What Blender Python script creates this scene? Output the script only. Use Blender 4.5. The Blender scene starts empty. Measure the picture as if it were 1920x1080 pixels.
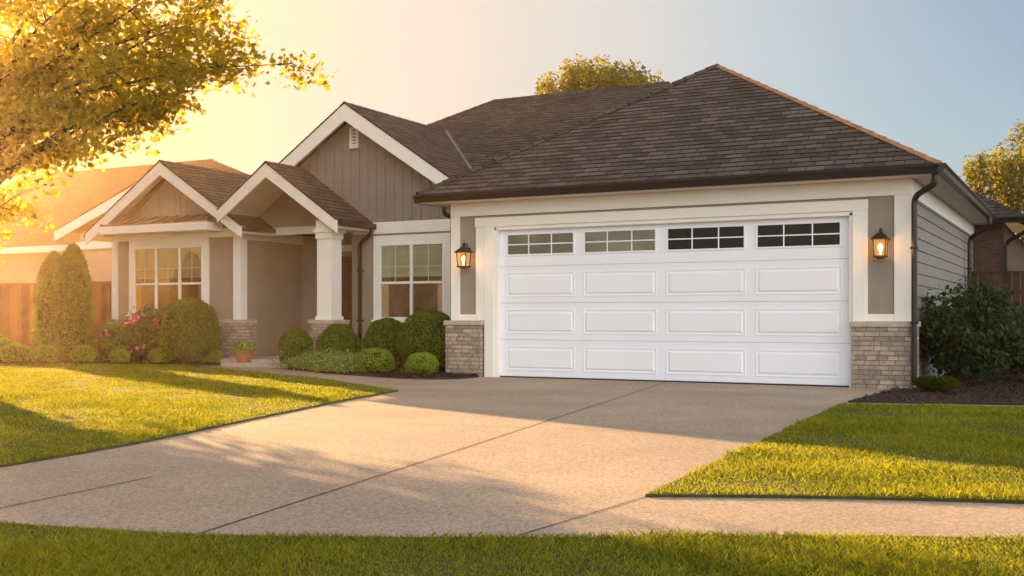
import bpy, math, random
import numpy as np
from mathutils import Vector
random.seed(7); rng=np.random.default_rng(7)
sc=bpy.context.scene
COL=sc.collection
sc.view_settings.view_transform='Standard'
SUN_AZ=62.0; SUN_EL=11.0
S=Vector((-math.sin(math.radians(SUN_AZ))*math.cos(math.radians(SUN_EL)), math.cos(math.radians(SUN_AZ))*math.cos(math.radians(SUN_EL)), math.sin(math.radians(SUN_EL))))

# ---------------------------------------------------------------- materials
def mat_new(name):
    m=bpy.data.materials.new(name); m.use_nodes=True; nt=m.node_tree
    for n in list(nt.nodes): nt.nodes.remove(n)
    out=nt.nodes.new('ShaderNodeOutputMaterial'); return m,nt,out
def nd(nt,t,**k):
    n=nt.nodes.new(t)
    for a,v in k.items():
        if a.startswith('i_'):
            key=a[2:]; key=int(key) if key.isdigit() else key.replace('_',' ')
            s=n.inputs[key]
            if hasattr(v,'is_output') : nt.links.new(v,s)
            else: s.default_value=v
        else: setattr(n,a,v)
    return n
def lk(nt,a,b): nt.links.new(a,b)
def c4(c): return (c[0],c[1],c[2],1)
def ramp(nt,fac,stops):
    r=nt.nodes.new('ShaderNodeValToRGB'); lk(nt,fac,r.inputs[0])
    e=r.color_ramp.elements
    e[0].position=stops[0][0]; e[0].color=c4(stops[0][1])
    e[1].position=stops[-1][0]; e[1].color=c4(stops[-1][1])
    for p,c in stops[1:-1]:
        x=e.new(p); x.color=c4(c)
    return r.outputs[0]
def pos(nt): return nt.nodes.new('ShaderNodeNewGeometry').outputs['Position']
def simple(name,c,rough=.6,var=.12,scale=3,bump=.0,bscale=60,metal=0,spec=.4):
    m,nt,out=mat_new(name); p=pos(nt)
    b=nd(nt,'ShaderNodeBsdfPrincipled',i_Roughness=rough,i_Metallic=metal)
    b.inputs['Specular IOR Level'].default_value=spec
    n=nd(nt,'ShaderNodeTexNoise',i_Vector=p,i_Scale=scale,i_Detail=6.0)
    col=ramp(nt,n.outputs[0],[(.3,[x*(1-var) for x in c]),(.7,[x*(1+var) for x in c])])
    lk(nt,col,b.inputs['Base Color'])
    if bump:
        n2=nd(nt,'ShaderNodeTexNoise',i_Vector=p,i_Scale=bscale,i_Detail=4.0)
        bp=nd(nt,'ShaderNodeBump',i_Strength=bump,i_Distance=.01,i_Height=n2.outputs[0])
        lk(nt,bp.outputs[0],b.inputs['Normal'])
    lk(nt,b.outputs[0],out.inputs[0]); return m
def leafmat(name,c1,c2,trans=.4,tc=None,nscale=1.2,rough=.55):
    m,nt,out=mat_new(name); g=nt.nodes.new('ShaderNodeNewGeometry')
    n=nd(nt,'ShaderNodeTexNoise',i_Vector=g.outputs['Position'],i_Scale=nscale,i_Detail=3.0)
    mx=nd(nt,'ShaderNodeMath',operation='MULTIPLY_ADD',i_0=g.outputs['Random Per Island'],i_1=.6,i_2=0.0)
    ad=nd(nt,'ShaderNodeMath',operation='MULTIPLY_ADD',i_0=n.outputs[0],i_1=.8,i_2=mx.outputs[0])
    col=ramp(nt,ad.outputs[0],[(.25,c1),(.95,c2)])
    b=nd(nt,'ShaderNodeBsdfPrincipled',i_Roughness=rough); lk(nt,col,b.inputs['Base Color'])
    b.inputs['Specular IOR Level'].default_value=.2
    t=nd(nt,'ShaderNodeBsdfTranslucent')
    if tc: 
        tcol=ramp(nt,ad.outputs[0],[(.25,[x*.6 for x in tc]),(.95,tc)]); lk(nt,tcol,t.inputs[0])
    else: lk(nt,col,t.inputs[0])
    mix=nd(nt,'ShaderNodeMixShader',i_0=trans); lk(nt,b.outputs[0],mix.inputs[1]); lk(nt,t.outputs[0],mix.inputs[2])
    lk(nt,mix.outputs[0],out.inputs[0]); return m
def brickmat(name,cs,mort,bw=.2,bh=.066,ms=.006,bump=.7):
    m,nt,out=mat_new(name); p=pos(nt)
    sx=nd(nt,'ShaderNodeSeparateXYZ',i_0=p)
    a=nd(nt,'ShaderNodeMath',operation='ADD',i_0=sx.outputs[0],i_1=sx.outputs[1])
    cx=nd(nt,'ShaderNodeCombineXYZ',i_0=a.outputs[0],i_1=sx.outputs[2])
    br=nd(nt,'ShaderNodeTexBrick',i_Vector=cx.outputs[0],i_Scale=1.0); br.squash=.7; br.squash_frequency=3; br.offset=.37
    br.inputs['Brick Width'].default_value=bw; br.inputs['Row Height'].default_value=bh
    br.inputs['Mortar Size'].default_value=ms; br.inputs['Mortar Smooth'].default_value=.2
    br.inputs['Color1'].default_value=c4(cs[0]); br.inputs['Color2'].default_value=c4(cs[1]); br.inputs['Mortar'].default_value=c4(mort)
    n=nd(nt,'ShaderNodeTexNoise',i_Vector=p,i_Scale=14.0,i_Detail=6.0)
    r=ramp(nt,n.outputs[0],[(.3,(.75,.75,.75)),(.7,(1.25,1.2,1.15))])
    mx=nd(nt,'ShaderNodeMixRGB',blend_type='MULTIPLY',i_0=1.0); lk(nt,br.outputs[0],mx.inputs[1]); lk(nt,r,mx.inputs[2])
    b=nd(nt,'ShaderNodeBsdfPrincipled',i_Roughness=.85); lk(nt,mx.outputs[0],b.inputs['Base Color'])
    h=nd(nt,'ShaderNodeMath',operation='MULTIPLY_ADD',i_0=br.outputs[1],i_1=-1.6,i_2=n.outputs[0])
    bp=nd(nt,'ShaderNodeBump',i_Strength=bump,i_Distance=.018,i_Height=h.outputs[0]); lk(nt,bp.outputs[0],b.inputs['Normal'])
    lk(nt,b.outputs[0],out.inputs[0]); return m
def shingle(name,c1,c2,row=.15):
    m,nt,out=mat_new(name)
    uv=nd(nt,'ShaderNodeUVMap').outputs[0]
    br=nd(nt,'ShaderNodeTexBrick',i_Vector=uv,i_Scale=1.0); br.offset=.37; br.offset_frequency=2; br.squash=1.0
    br.inputs['Brick Width'].default_value=.26; br.inputs['Row Height'].default_value=row
    br.inputs['Mortar Size'].default_value=.008
    br.inputs['Color1'].default_value=c4(c1); br.inputs['Color2'].default_value=c4(c2); br.inputs['Mortar'].default_value=c4([x*.3 for x in c1])
    n=nd(nt,'ShaderNodeTexNoise',i_Vector=uv,i_Scale=.7,i_Detail=4.0)
    n2=nd(nt,'ShaderNodeTexNoise',i_Vector=uv,i_Scale=60.0,i_Detail=2.0)
    r=ramp(nt,n.outputs[0],[(.3,(.85,.83,.82)),(.7,(1.2,1.14,1.08))])
    r2=ramp(nt,n2.outputs[0],[(.3,(.7,.7,.7)),(.7,(1.3,1.3,1.3))])
    mx=nd(nt,'ShaderNodeMixRGB',blend_type='MULTIPLY',i_0=1.0); lk(nt,br.outputs[0],mx.inputs[1]); lk(nt,r,mx.inputs[2])
    m2=nd(nt,'ShaderNodeMixRGB',blend_type='MULTIPLY',i_0=1.0); lk(nt,mx.outputs[0],m2.inputs[1]); lk(nt,r2,m2.inputs[2])
    b=nd(nt,'ShaderNodeBsdfPrincipled',i_Roughness=.85); lk(nt,m2.outputs[0],b.inputs['Base Color'])
    b.inputs['Specular IOR Level'].default_value=.25
    h=nd(nt,'ShaderNodeMath',operation='SUBTRACT',i_0=n2.outputs[0],i_1=br.outputs[1])
    bp=nd(nt,'ShaderNodeBump',i_Strength=.4,i_Distance=.008,i_Height=h.outputs[0]); lk(nt,bp.outputs[0],b.inputs['Normal'])
    lk(nt,b.outputs[0],out.inputs[0]); return m
def concrete(name,c):
    m,nt,out=mat_new(name); p=pos(nt)
    n=nd(nt,'ShaderNodeTexNoise',i_Vector=p,i_Scale=.6,i_Detail=8.0)
    v=nd(nt,'ShaderNodeTexVoronoi',i_Vector=p,i_Scale=95.0)
    n3=nd(nt,'ShaderNodeTexNoise',i_Vector=p,i_Scale=30.0,i_Detail=6.0)
    r=ramp(nt,n.outputs[0],[(.3,[x*.82 for x in c]),(.7,[x*1.12 for x in c])])
    sep=nd(nt,'ShaderNodeSeparateColor'); lk(nt,v.outputs['Color'],sep.inputs[0])
    r2=ramp(nt,sep.outputs[0],[(0,(.64,.62,.60)),(.5,(1,1,1)),(1,(1.26,1.22,1.16))])
    r3=ramp(nt,n3.outputs[0],[(.3,(.88,.88,.88)),(.7,(1.1,1.1,1.1))])
    a=nd(nt,'ShaderNodeMixRGB',blend_type='MULTIPLY',i_0=1.0); lk(nt,r,a.inputs[1]); lk(nt,r2,a.inputs[2])
    a2=nd(nt,'ShaderNodeMixRGB',blend_type='MULTIPLY',i_0=1.0); lk(nt,a.outputs[0],a2.inputs[1]); lk(nt,r3,a2.inputs[2])
    b=nd(nt,'ShaderNodeBsdfPrincipled',i_Roughness=.9); lk(nt,a2.outputs[0],b.inputs['Base Color'])
    b.inputs['Specular IOR Level'].default_value=.2
    h=nd(nt,'ShaderNodeMath',operation='ADD',i_0=v.outputs[0],i_1=n3.outputs[0])
    bp=nd(nt,'ShaderNodeBump',i_Strength=.32,i_Distance=.0035,i_Height=h.outputs[0]); lk(nt,bp.outputs[0],b.inputs['Normal'])
    lk(nt,b.outputs[0],out.inputs[0]); return m
def glass(name,f,tint=(1,1,1),gc=(.95,.95,.95),lo=.15,hi=1.8):
    m,nt,out=mat_new(name)
    g=nd(nt,'ShaderNodeBsdfGlossy',i_Roughness=.02); g.inputs[0].default_value=c4(gc)
    t=nd(nt,'ShaderNodeBsdfTransparent'); t.inputs[0].default_value=c4(tint)
    fr=nd(nt,'ShaderNodeFresnel',i_IOR=1.35)
    n=nd(nt,'ShaderNodeTexNoise',i_Vector=pos(nt),i_Scale=1.6,i_Detail=4.0)
    fm=nd(nt,'ShaderNodeMapRange',i_0=n.outputs[0],i_1=.42,i_2=.62,i_3=f*lo,i_4=f*hi)
    a=nd(nt,'ShaderNodeMath',operation='ADD',i_0=fr.outputs[0],i_1=fm.outputs[0])
    bp=nd(nt,'ShaderNodeBump',i_Strength=.12,i_Distance=.02,i_Height=n.outputs[0]); lk(nt,bp.outputs[0],g.inputs['Normal'])
    mix=nd(nt,'ShaderNodeMixShader',i_0=a.outputs[0]); lk(nt,t.outputs[0],mix.inputs[1]); lk(nt,g.outputs[0],mix.inputs[2])
    lk(nt,mix.outputs[0],out.inputs[0]); return m
def emis(name,c,s):
    m,nt,out=mat_new(name); e=nd(nt,'ShaderNodeEmission',i_Strength=s); e.inputs[0].default_value=c4(c)
    lk(nt,e.outputs[0],out.inputs[0]); return m

M=dict(
 stucco=simple('stucco',(.33,.28,.23),.9,.08,2,.8,90),
 cream=simple('cream_stucco',(.45,.33,.21),.9,.08,2,.5,110),
 siding=simple('siding_gray',(.225,.21,.20),.6,.08,5,.15,30),
 tansiding=simple('siding_tan',(.40,.33,.26),.6,.08,5,.15,30),
 trim=simple('white_trim',(.89,.85,.79),.45,.03,3,.05,40),
 soffit=simple('soffit',(.66,.58,.5),.6,.04,3),
 door=simple('garage_door_white',(.90,.93,.99),.38,.012,2,.05,220),
 sash=simple('window_sash_white',(.9,.9,.88),.4,.015,2),
 black=simple('black_metal',(.014,.012,.012),.35,.1,5,0,spec=.4),
 copper=simple('bronze_roof',(.3,.17,.09),.4,.15,4,0,metal=.5),
 rubber=simple('seal_and_dark_backing',(.03,.03,.03),.7),
 dark=simple('dim_room_amber',(.10,.045,.014),.9,.8,2.6),  # dim room and its amber glow put into the colour
 blind=simple('window_blind',(.38,.45,.32),.8,.12,2),
 curtain=simple('curtain_cloth',(.5,.36,.2),.8,.12,7),
 cap=simple('stone_cap',(.48,.41,.34),.8,.15,9,.5,60),
 brick=brickmat('stacked_stone',[(.50,.41,.33),(.27,.22,.18)],(.17,.14,.115)),
 redbrick=brickmat('red_brick',[(.12,.06,.04),(.07,.038,.028)],(.1,.08,.07)),
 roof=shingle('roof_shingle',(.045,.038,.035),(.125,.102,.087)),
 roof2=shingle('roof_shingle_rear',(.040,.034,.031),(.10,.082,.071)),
 sunlitcap=simple('sunlit_ridge_cap',(.42,.20,.09),.7,.2,9,.3,60),  # low sun on the right hip, put into the cap colour
 nroof=shingle('neighbour_shingle',(.07,.038,.022),(.15,.085,.05)),
 concrete=concrete('exposed_concrete',(.40,.325,.255)),
 joint=simple('joint',(.07,.055,.045),.9),
 mulch=simple('mulch',(.035,.021,.014),.95,.5,40,1,80),
 chip=leafmat('mulch_chip',(.015,.010,.007),(.06,.036,.024),.0),
 soil=simple('turf_soil',(.045,.055,.01),.95,.35,6,.8,60),
 grass=leafmat('grass_blade',(.065,.125,.005),(.44,.42,.022),.52,None,1.1),
 boxwood=leafmat('boxwood_leaf',(.035,.085,.006),(.18,.25,.018),.35,None,4),
 lime=leafmat('lime_shrub_leaf',(.10,.20,.01),(.32,.42,.035),.4,None,6),
 cover=leafmat('ground_cover_leaf',(.09,.17,.025),(.34,.42,.10),.4,None,9),
 darkleaf=leafmat('dark_shrub_leaf',(.014,.034,.01),(.055,.09,.025),.25,None,4,.75),
 roseleaf=leafmat('rose_leaf',(.03,.065,.012),(.1,.15,.03),.25,None,4),
 arbor=leafmat('arborvitae_leaf',(.06,.11,.006),(.23,.27,.02),.45,None,6),
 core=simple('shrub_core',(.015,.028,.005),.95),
 maple=leafmat('maple_leaf',(.04,.085,.005),(.21,.21,.012),.64,(.80,.60,.03),1.0),
 ashleaf=leafmat('ash_leaf',(.12,.13,.015),(.33,.28,.03),.5,None,1.0),
 bark=simple('bark',(.09,.06,.04),.95,.4,8,1,30),
 fence=leafmat('fence_wood',(.08,.025,.008),(.36,.12,.035),.0,None,3),
 dfence=leafmat('dark_fence_wood',(.03,.015,.01),(.08,.038,.022),.0,None,3),
 pot=simple('terracotta',(.42,.16,.07),.75,.15,8),
 pink=leafmat('pink_petal',(.75,.04,.2),(.9,.18,.4),.3),
 whitefl=leafmat('white_petal',(.6,.55,.4),(.8,.75,.6),.3),
 wood=simple('entry_door_wood',(.09,.05,.03),.5,.3,6),
 glass=glass('window_glass',.015,(1,1,1),(1,.8,.55)),  # warm tint of the reflection put into the gloss colour
 wglass=glass('golden_reflection_glass',.11,(1,1,1),(1,.58,.2)),  # stronger golden reflection painted into the gloss colour
 dglass=glass('garage_glass',.0,(.3,.3,.3)),
 rglass=glass('garage_glass_sky_tint',.19,(.3,.3,.3),(.9,.76,.58),.8,1.2),  # left panes: tan sky reflection put into gloss colour and amount
 flash=simple('valley_metal',(.11,.11,.12),.5,.1,4,0,metal=.3),
 bulb=emis('lamp_bulb',(1,.62,.25),18.0),
)
m,nt,out=mat_new('lantern_glass'); t=nd(nt,'ShaderNodeBsdfTransparent'); t.inputs[0].default_value=(1,.85,.6,1)
e=nd(nt,'ShaderNodeEmission',i_Strength=1.1); e.inputs[0].default_value=(1,.45,.12,1)
mix=nd(nt,'ShaderNodeMixShader',i_0=.45); lk(nt,t.outputs[0],mix.inputs[1]); lk(nt,e.outputs[0],mix.inputs[2]); lk(nt,mix.outputs[0],out.inputs[0]); M['lglass']=m

# ---------------------------------------------------------------- builders
WP={}
def tag(o,parent,label,category,kind,group):
    if parent is not None: o.parent=parent
    if label: o['label']=label
    if category: o['category']=category
    if kind: o['kind']=kind
    if group: o['group']=group
def place(o,org,parent):
    po=WP[parent.name] if parent is not None else Vector((0,0,0))
    o.location=Vector(org)-po; WP[o.name]=Vector(org)
def empty(name,loc,label=None,category=None,parent=None,group=None):
    o=bpy.data.objects.new(name,None); COL.objects.link(o); o.empty_display_size=.3
    place(o,loc,parent); tag(o,parent,label,category,None,group); return o
class B:
    def __init__(s): s.v=[];s.f=[];s.m=[];s.uv=[]
    def add(s,vs,fs,mi=0,uvs=None):
        k=len(s.v); s.v+= [tuple(v) for v in vs]
        for i,f in enumerate(fs):
            s.f.append([k+j for j in f]); s.m.append(mi)
            s.uv.append(uvs[i] if uvs else None)
    def box(s,x0,x1,y0,y1,z0,z1,mi=0):
        x0,x1=sorted((x0,x1)); y0,y1=sorted((y0,y1)); z0,z1=sorted((z0,z1))
        s.add([(x0,y0,z0),(x1,y0,z0),(x1,y1,z0),(x0,y1,z0),(x0,y0,z1),(x1,y0,z1),(x1,y1,z1),(x0,y1,z1)],
              [(0,3,2,1),(4,5,6,7),(0,1,5,4),(1,2,6,5),(2,3,7,6),(3,0,4,7)],mi)
    def poly(s,pts,mi=0): s.add(pts,[tuple(range(len(pts)))],mi)
    def prism(s,pts,vec,mi=0):
        n=len(pts); vec=Vector(vec); a=[Vector(p) for p in pts]; b=[p+vec for p in a]
        nrm=Vector((0,0,0))
        for i in range(n): nrm+=a[i].cross(a[(i+1)%n])
        fs=[tuple(range(n)),tuple(range(2*n-1,n-1,-1))]+[(i,n+i,n+(i+1)%n,(i+1)%n) for i in range(n)]
        if nrm.dot(vec)>0: fs=[tuple(reversed(f)) for f in fs]
        s.add(a+b,fs,mi)
    def tube(s,path,r,seg=8,mi=0,cap=True):
        path=[Vector(p) for p in path]; n=len(path)
        rs=r if isinstance(r,(list,tuple)) else [r]*n
        vs=[];prev=None
        for i,p in enumerate(path):
            t=(path[min(i+1,n-1)]-path[max(i-1,0)]).normalized()
            if prev is None:
                a=t.cross(Vector((0,0,1)));
                if a.length<.1: a=t.cross(Vector((1,0,0)))
                a.normalize()
            else: a=(prev-t*prev.dot(t)).normalized()
            prev=a; b=t.cross(a)
            for k in range(seg):
                th=2*math.pi*k/seg; vs.append(p+(a*math.cos(th)+b*math.sin(th))*rs[i])
        fs=[(i*seg+k,i*seg+(k+1)%seg,(i+1)*seg+(k+1)%seg,(i+1)*seg+k) for i in range(n-1) for k in range(seg)]
        if cap: fs+=[tuple(range(seg-1,-1,-1)),tuple((n-1)*seg+k for k in range(seg))]
        s.add(vs,fs,mi)
    def lathe(s,c,prof,seg=20,mi=0):
        vs=[(c[0]+r*math.cos(2*math.pi*k/seg),c[1]+r*math.sin(2*math.pi*k/seg),c[2]+z) for r,z in prof for k in range(seg)]
        n=len(prof)
        fs=[(i*seg+k,i*seg+(k+1)%seg,(i+1)*seg+(k+1)%seg,(i+1)*seg+k) for i in range(n-1) for k in range(seg)]
        fs+=[tuple(range(seg-1,-1,-1)),tuple((n-1)*seg+k for k in range(seg))]
        s.add(vs,fs,mi)
def make(b,name,mats,parent=None,label=None,category=None,kind=None,bevel=0,smooth=False,group=None):
    v=np.array(b.v,dtype=float); mn=v.min(0); mx=v.max(0); org=Vector(((mn[0]+mx[0])/2,(mn[1]+mx[1])/2,mn[2]))
    me=bpy.data.meshes.new(name); me.from_pydata([tuple(p) for p in (v-np.array(org))],[],b.f)
    for mm in mats: me.materials.append(M[mm])
    me.polygons.foreach_set('material_index',b.m)
    if any(u is not None for u in b.uv):
        uvl=me.uv_layers.new(name='UVMap'); dat=[]
        for f,u in zip(b.f,b.uv):
            for j in range(len(f)): dat+= list(u[j]) if u else [0,0]
        uvl.data.foreach_set('uv',dat)
    if smooth: me.polygons.foreach_set('use_smooth',[True]*len(me.polygons))
    me.update()
    o=bpy.data.objects.new(name,me); COL.objects.link(o); place(o,org,parent); tag(o,parent,label,category,kind,group)
    if bevel:
        md=o.modifiers.new('Bevel','BEVEL'); md.width=bevel; md.segments=2; md.limit_method='ANGLE'
    return o
def polymesh(name,groups,mats,parent=None,label=None,category=None,kind=None,group=None,org=None):
    vs=np.concatenate([g.reshape(-1,3) for g,_ in groups])
    if org is None:
        mn=vs.min(0); mx=vs.max(0); org=((mn[0]+mx[0])/2,(mn[1]+mx[1])/2,mn[2])
    vs=vs-np.array(org)
    tot=np.concatenate([np.full(g.shape[0],g.shape[1]) for g,_ in groups]); mi=np.concatenate([np.full(g.shape[0],i) for g,i in groups])
    me=bpy.data.meshes.new(name); me.vertices.add(len(vs)); me.vertices.foreach_set('co',vs.ravel())
    me.loops.add(len(vs)); me.loops.foreach_set('vertex_index',np.arange(len(vs),dtype=np.int32))
    me.polygons.add(len(tot)); st=np.concatenate([[0],np.cumsum(tot)[:-1]]).astype(np.int32)
    me.polygons.foreach_set('loop_start',st); me.polygons.foreach_set('material_index',mi.astype(np.int32))
    for mm in mats: me.materials.append(M[mm])
    me.update(calc_edges=True); me.validate()
    o=bpy.data.objects.new(name,me); COL.objects.link(o); place(o,org,parent); tag(o,parent,label,category,kind,group); return o
def norm(a): return a/np.maximum(np.linalg.norm(a,axis=1,keepdims=True),1e-9)
DIAM=np.array([(0,-.5,0),(.3,0,.07),(0,.5,0),(-.3,0,.07)])
MAPL=np.array([(0,-.5,0),(.18,-.3,0),(.5,-.28,.08),(.32,0,0),(.5,.2,.08),(.2,.2,0),(0,.55,.05),(-.2,.2,0),(-.5,.2,.08),(-.32,0,0),(-.5,-.28,.08),(-.18,-.3,0)])
def leaves(c,n,size,T=DIAM):
    n=norm(n); r=rng.normal(size=n.shape); t=norm(np.cross(n,r)); b=np.cross(n,t)
    s=np.asarray(size).reshape(-1,1,1)
    return c[:,None,:]+s*(t[:,None,:]*T[None,:,0:1]+b[:,None,:]*T[None,:,1:2]+n[:,None,:]*T[None,:,2:3])
def sphere_tris(c,r,nu=20,nv=12,lump=.08):
    th=np.linspace(0,2*np.pi,nu+1); ph=np.linspace(.02,np.pi-.02,nv+1)
    P=np.zeros((nv+1,nu+1,3))
    for i in range(nv+1):
        for j in range(nu+1):
            d=np.array([math.sin(ph[i])*math.cos(th[j%nu]),math.sin(ph[i])*math.sin(th[j%nu]),math.cos(ph[i])])
            P[i,j]=np.array(c)+d*np.array(r)*(1+lump*math.sin(5*d[0]+3*d[2])*math.cos(4*d[1]))
    q=np.stack([P[:-1,:-1],P[1:,:-1],P[1:,1:],P[:-1,1:]],axis=2).reshape(-1,4,3); return q
def shrub(name,x,y,z0,rx,ry,h,n,ls,mat,label,category='bush',group=None,jit=.035,flowers=None,core=True):
    rz=h/2*1.04; c=np.array([x,y,z0+h-rz])
    d=norm(rng.normal(size=(n,3))); d[:,2]=np.where(d[:,2]<-.75,-d[:,2],d[:,2])
    lump=1+jit*(np.sin(d[:,0]*7+x*3)*np.cos(d[:,1]*6+y)+np.sin(d[:,2]*8+x)*.7)
    rad=(1-np.abs(rng.normal(size=n))*.06)*lump+rng.normal(size=n)*jit*.4
    p=c+d*np.array([rx,ry,rz])*rad[:,None]; p[:,2]=np.maximum(p[:,2],z0+.02)
    nn=d+rng.normal(size=(n,3))*.65
    g=[(leaves(p,nn,ls*rng.uniform(.6,1.25,n)),0)]
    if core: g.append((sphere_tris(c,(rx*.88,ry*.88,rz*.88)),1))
    if flowers:
        k=flowers[1]; dd=norm(rng.normal(size=(k,3))+np.array([.2,-.7,.5])); pp=c+dd*np.array([rx,ry,rz])*1.06
        cc=np.repeat(pp,6,axis=0)+rng.normal(size=(k*6,3))*.018
        g.append((leaves(cc,np.repeat(dd,6,axis=0)+rng.normal(size=(k*6,3))*.5,flowers[2]*np.ones(k*6)),2))
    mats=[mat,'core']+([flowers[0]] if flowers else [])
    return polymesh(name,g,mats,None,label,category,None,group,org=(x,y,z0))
def clip(pts,ax,val,keep_gt):
    out=[]; n=len(pts)
    for i in range(n):
        a=pts[i]; b=pts[(i+1)%n]; ia=(a[ax]>=val) if keep_gt else (a[ax]<=val); ib=(b[ax]>=val) if keep_gt else (b[ax]<=val)
        if ia: out.append(a)
        if ia!=ib:
            t=(val-a[ax])/(b[ax]-a[ax]); out.append((a[0]+t*(b[0]-a[0]),a[1]+t*(b[1]-a[1])))
    return out
def roofplane(b,poly,course=.15,lift=.009,mi=0,thick=.05):
    P=[Vector(p) for p in poly]; n=Vector((0,0,0))
    for i in range(len(P)): n+=P[i].cross(P[(i+1)%len(P)])
    n.normalize()
    if n.z<0: n=-n; P.reverse()
    h=Vector((0,0,1)).cross(n).normalized(); s=n.cross(h).normalized()
    o=P[0]; q=[((p-o).dot(h),(p-o).dot(s)) for p in P]
    v0=min(a[1] for a in q); v1=max(a[1] for a in q); off=random.random()*5
    k=0
    while v0+k*course<v1-1e-4:
        va=v0+k*course; vb=min(va+course,v1)
        c=clip(clip(q,1,va,True),1,vb,False)
        if len(c)>=3:
            pts=[o+h*a[0]+s*a[1]+n*(lift*(1-(a[1]-va)/course)) for a in c]
            b.add(pts,[tuple(range(len(pts)))],mi,[[(a[0]+off,a[1]-v0+.001) for a in c]])
            lo=[a for a in c if abs(a[1]-va)<1e-5]
            if len(lo)>=2:
                lo.sort(); a0,a1=lo[0],lo[-1]
                w=[o+h*a0[0]+s*va,o+h*a1[0]+s*va]
                b.add([w[0]-n*.004,w[1]-n*.004,w[1]+n*lift,w[0]+n*lift],[(0,1,2,3)],mi,[[(a0[0],.0)]*4])
        k+=1
    b.prism([p-n*.006 for p in P],-n*thick,mi)
    return n
def caps(b,p0,p1,nA,nB,mi=0,w=.12,L=.24,top=0.0,hh=.028):
    p0=Vector(p0);p1=Vector(p1); d=(p1-p0); ln=d.length; d.normalize(); k=max(1,int(ln/L)); L=ln/k
    sa=d.cross(nA).normalized(); sb=d.cross(nB).normalized()
    mid=(nA+nB).normalized()
    if sa.dot(nB)>0 : sa=-sa
    if sb.dot(nA)>0 : sb=-sb
    for i in range(k):
        a=p0+d*(i*L); c=p0+d*((i+1)*L+.02)
        u1=mid*hh; u2=mid*hh*.7; ta=sa*top; tb=sb*top
        b.add([a+sa*w+u1*.6,a+ta+u1*1.2,a+tb+u1*1.2,a+sb*w+u1*.6,c+sa*w+u2*.6,c+ta+u2*1.2,c+tb+u2*1.2,c+sb*w+u2*.6],
              [(0,1,5,4),(1,2,6,5),(2,3,7,6)],mi,[[(i*.27,0),(i*.27+.1,0),(i*.27+.1,.1),(i*.27,.1)]]*3)
        b.add([a+sa*w,a,a+sb*w,a+sb*w+u1*.6,a+u1*1.2,a+sa*w+u1*.6],[(0,1,4,5),(1,2,3,4)],mi,[[(0,0)]*4]*2)
def boards(b,poly_xz,y,step=.2,gap=.014,depth=.02,mi=0,mg=1,x0=0):
    xs=[p[0] for p in poly_xz]; k=math.floor((min(xs)-x0)/step); 
    while x0+k*step<max(xs):
        c=clip(clip(poly_xz,0,x0+k*step+gap/2,True),0,x0+(k+1)*step-gap/2,False)
        if len(c)>=3: b.prism([(p[0],y-depth,p[1]) for p in c],(0,depth,0),mi)
        k+=1
    b.prism([(p[0],y,p[1]) for p in poly_xz],(0,.05,0),mg)
def rake(b,ap,en,y,hgt=.22,t=.045,mi=0):
    b.prism([(ap[0],y,ap[1]),(en[0],y,en[1]),(en[0],y,en[1]-hgt),(ap[0],y,ap[1]-hgt*1.15)],(0,t,0),mi)

# ---------------------------------------------------------------- camera
cam=bpy.data.cameras.new('camera'); co=bpy.data.objects.new('camera',cam); COL.objects.link(co); sc.camera=co
co.location=(0,0,1.0); co.rotation_euler=(math.radians(90),0,math.radians(27.9))
cam.lens=38.6; cam.sensor_width=36; cam.shift_y=.0276; cam.clip_end=3000; cam.clip_start=.05

# ---------------------------------------------------------------- ground
def catmull(pts,n=6):
    out=[]
    for i in range(len(pts)-1):
        p0=pts[max(i-1,0)];p1=pts[i];p2=pts[i+1];p3=pts[min(i+2,len(pts)-1)]
        for k in range(n):
            t=k/n
            out.append(tuple(.5*((2*p1[j])+(-p0[j]+p2[j])*t+(2*p0[j]-5*p1[j]+4*p2[j]-p3[j])*t*t+(-p0[j]+3*p1[j]-3*p2[j]+p3[j])*t**3) for j in (0,1)))
    out.append(tuple(pts[-1])); return out
far=catmull([(-30,0),(-14,3.0),(-8,4.4),(-6.32,4.78)])
farR=catmull([(-2.17,5.66),(-1.41,6.01),(-.325,6.39),(3,7.4),(9,9.4),(30,16)])
near=catmull([(-30,-2),(-14,1.2),(-8,2.6),(-4.68,3.42),(-3.46,3.72),(-2.27,4.28),(-1.38,4.80),(-.27,5.31),(3,6.3),(9,8.1),(30,14.3)])
dl=catmull([(-6.32,4.78),(-6.55,6.15),(-7.2,8.45),(-7.7,10.3),(-8.1,12.1)])
dr=catmull([(-2.17,5.66),(-2.28,8),(-2.4,10.5),(-2.49,12.48)])
walklow=catmull([(-8.1,12.1),(-9.3,12.9),(-10.8,13.8),(-13.35,15.05),(-15,15.85),(-16.1,16.35)])
bedfront=catmull([(-8.85,15.55),(-8.86,14.98),(-9.4,14.62),(-10.5,14.85),(-12,15.5),(-13.2,16.15),(-13.62,16.6),(-13.62,16.95)])
bedleft=catmull([(-16.1,16.35),(-16.9,16.1),(-18.5,15.6),(-21,15.0),(-24,14.5),(-30,14.0)])
b=B(); b.add([(-900,-900,-.03),(900,-900,-.03),(900,900,-.03),(-900,900,-.03)],[(0,1,2,3)])
make(b,'ground',['soil'],kind='structure')
def z3(r,z): return [(p[0],p[1],z) for p in r]
CZ=.008
b=B(); ring=dl+[(-8.86,14.98),(-8.85,15.75),(-2.3,15.75),(-2.49,12.95)]+list(reversed(dr))
b.prism(z3(ring,CZ),(0,0,-.1)); 
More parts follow.
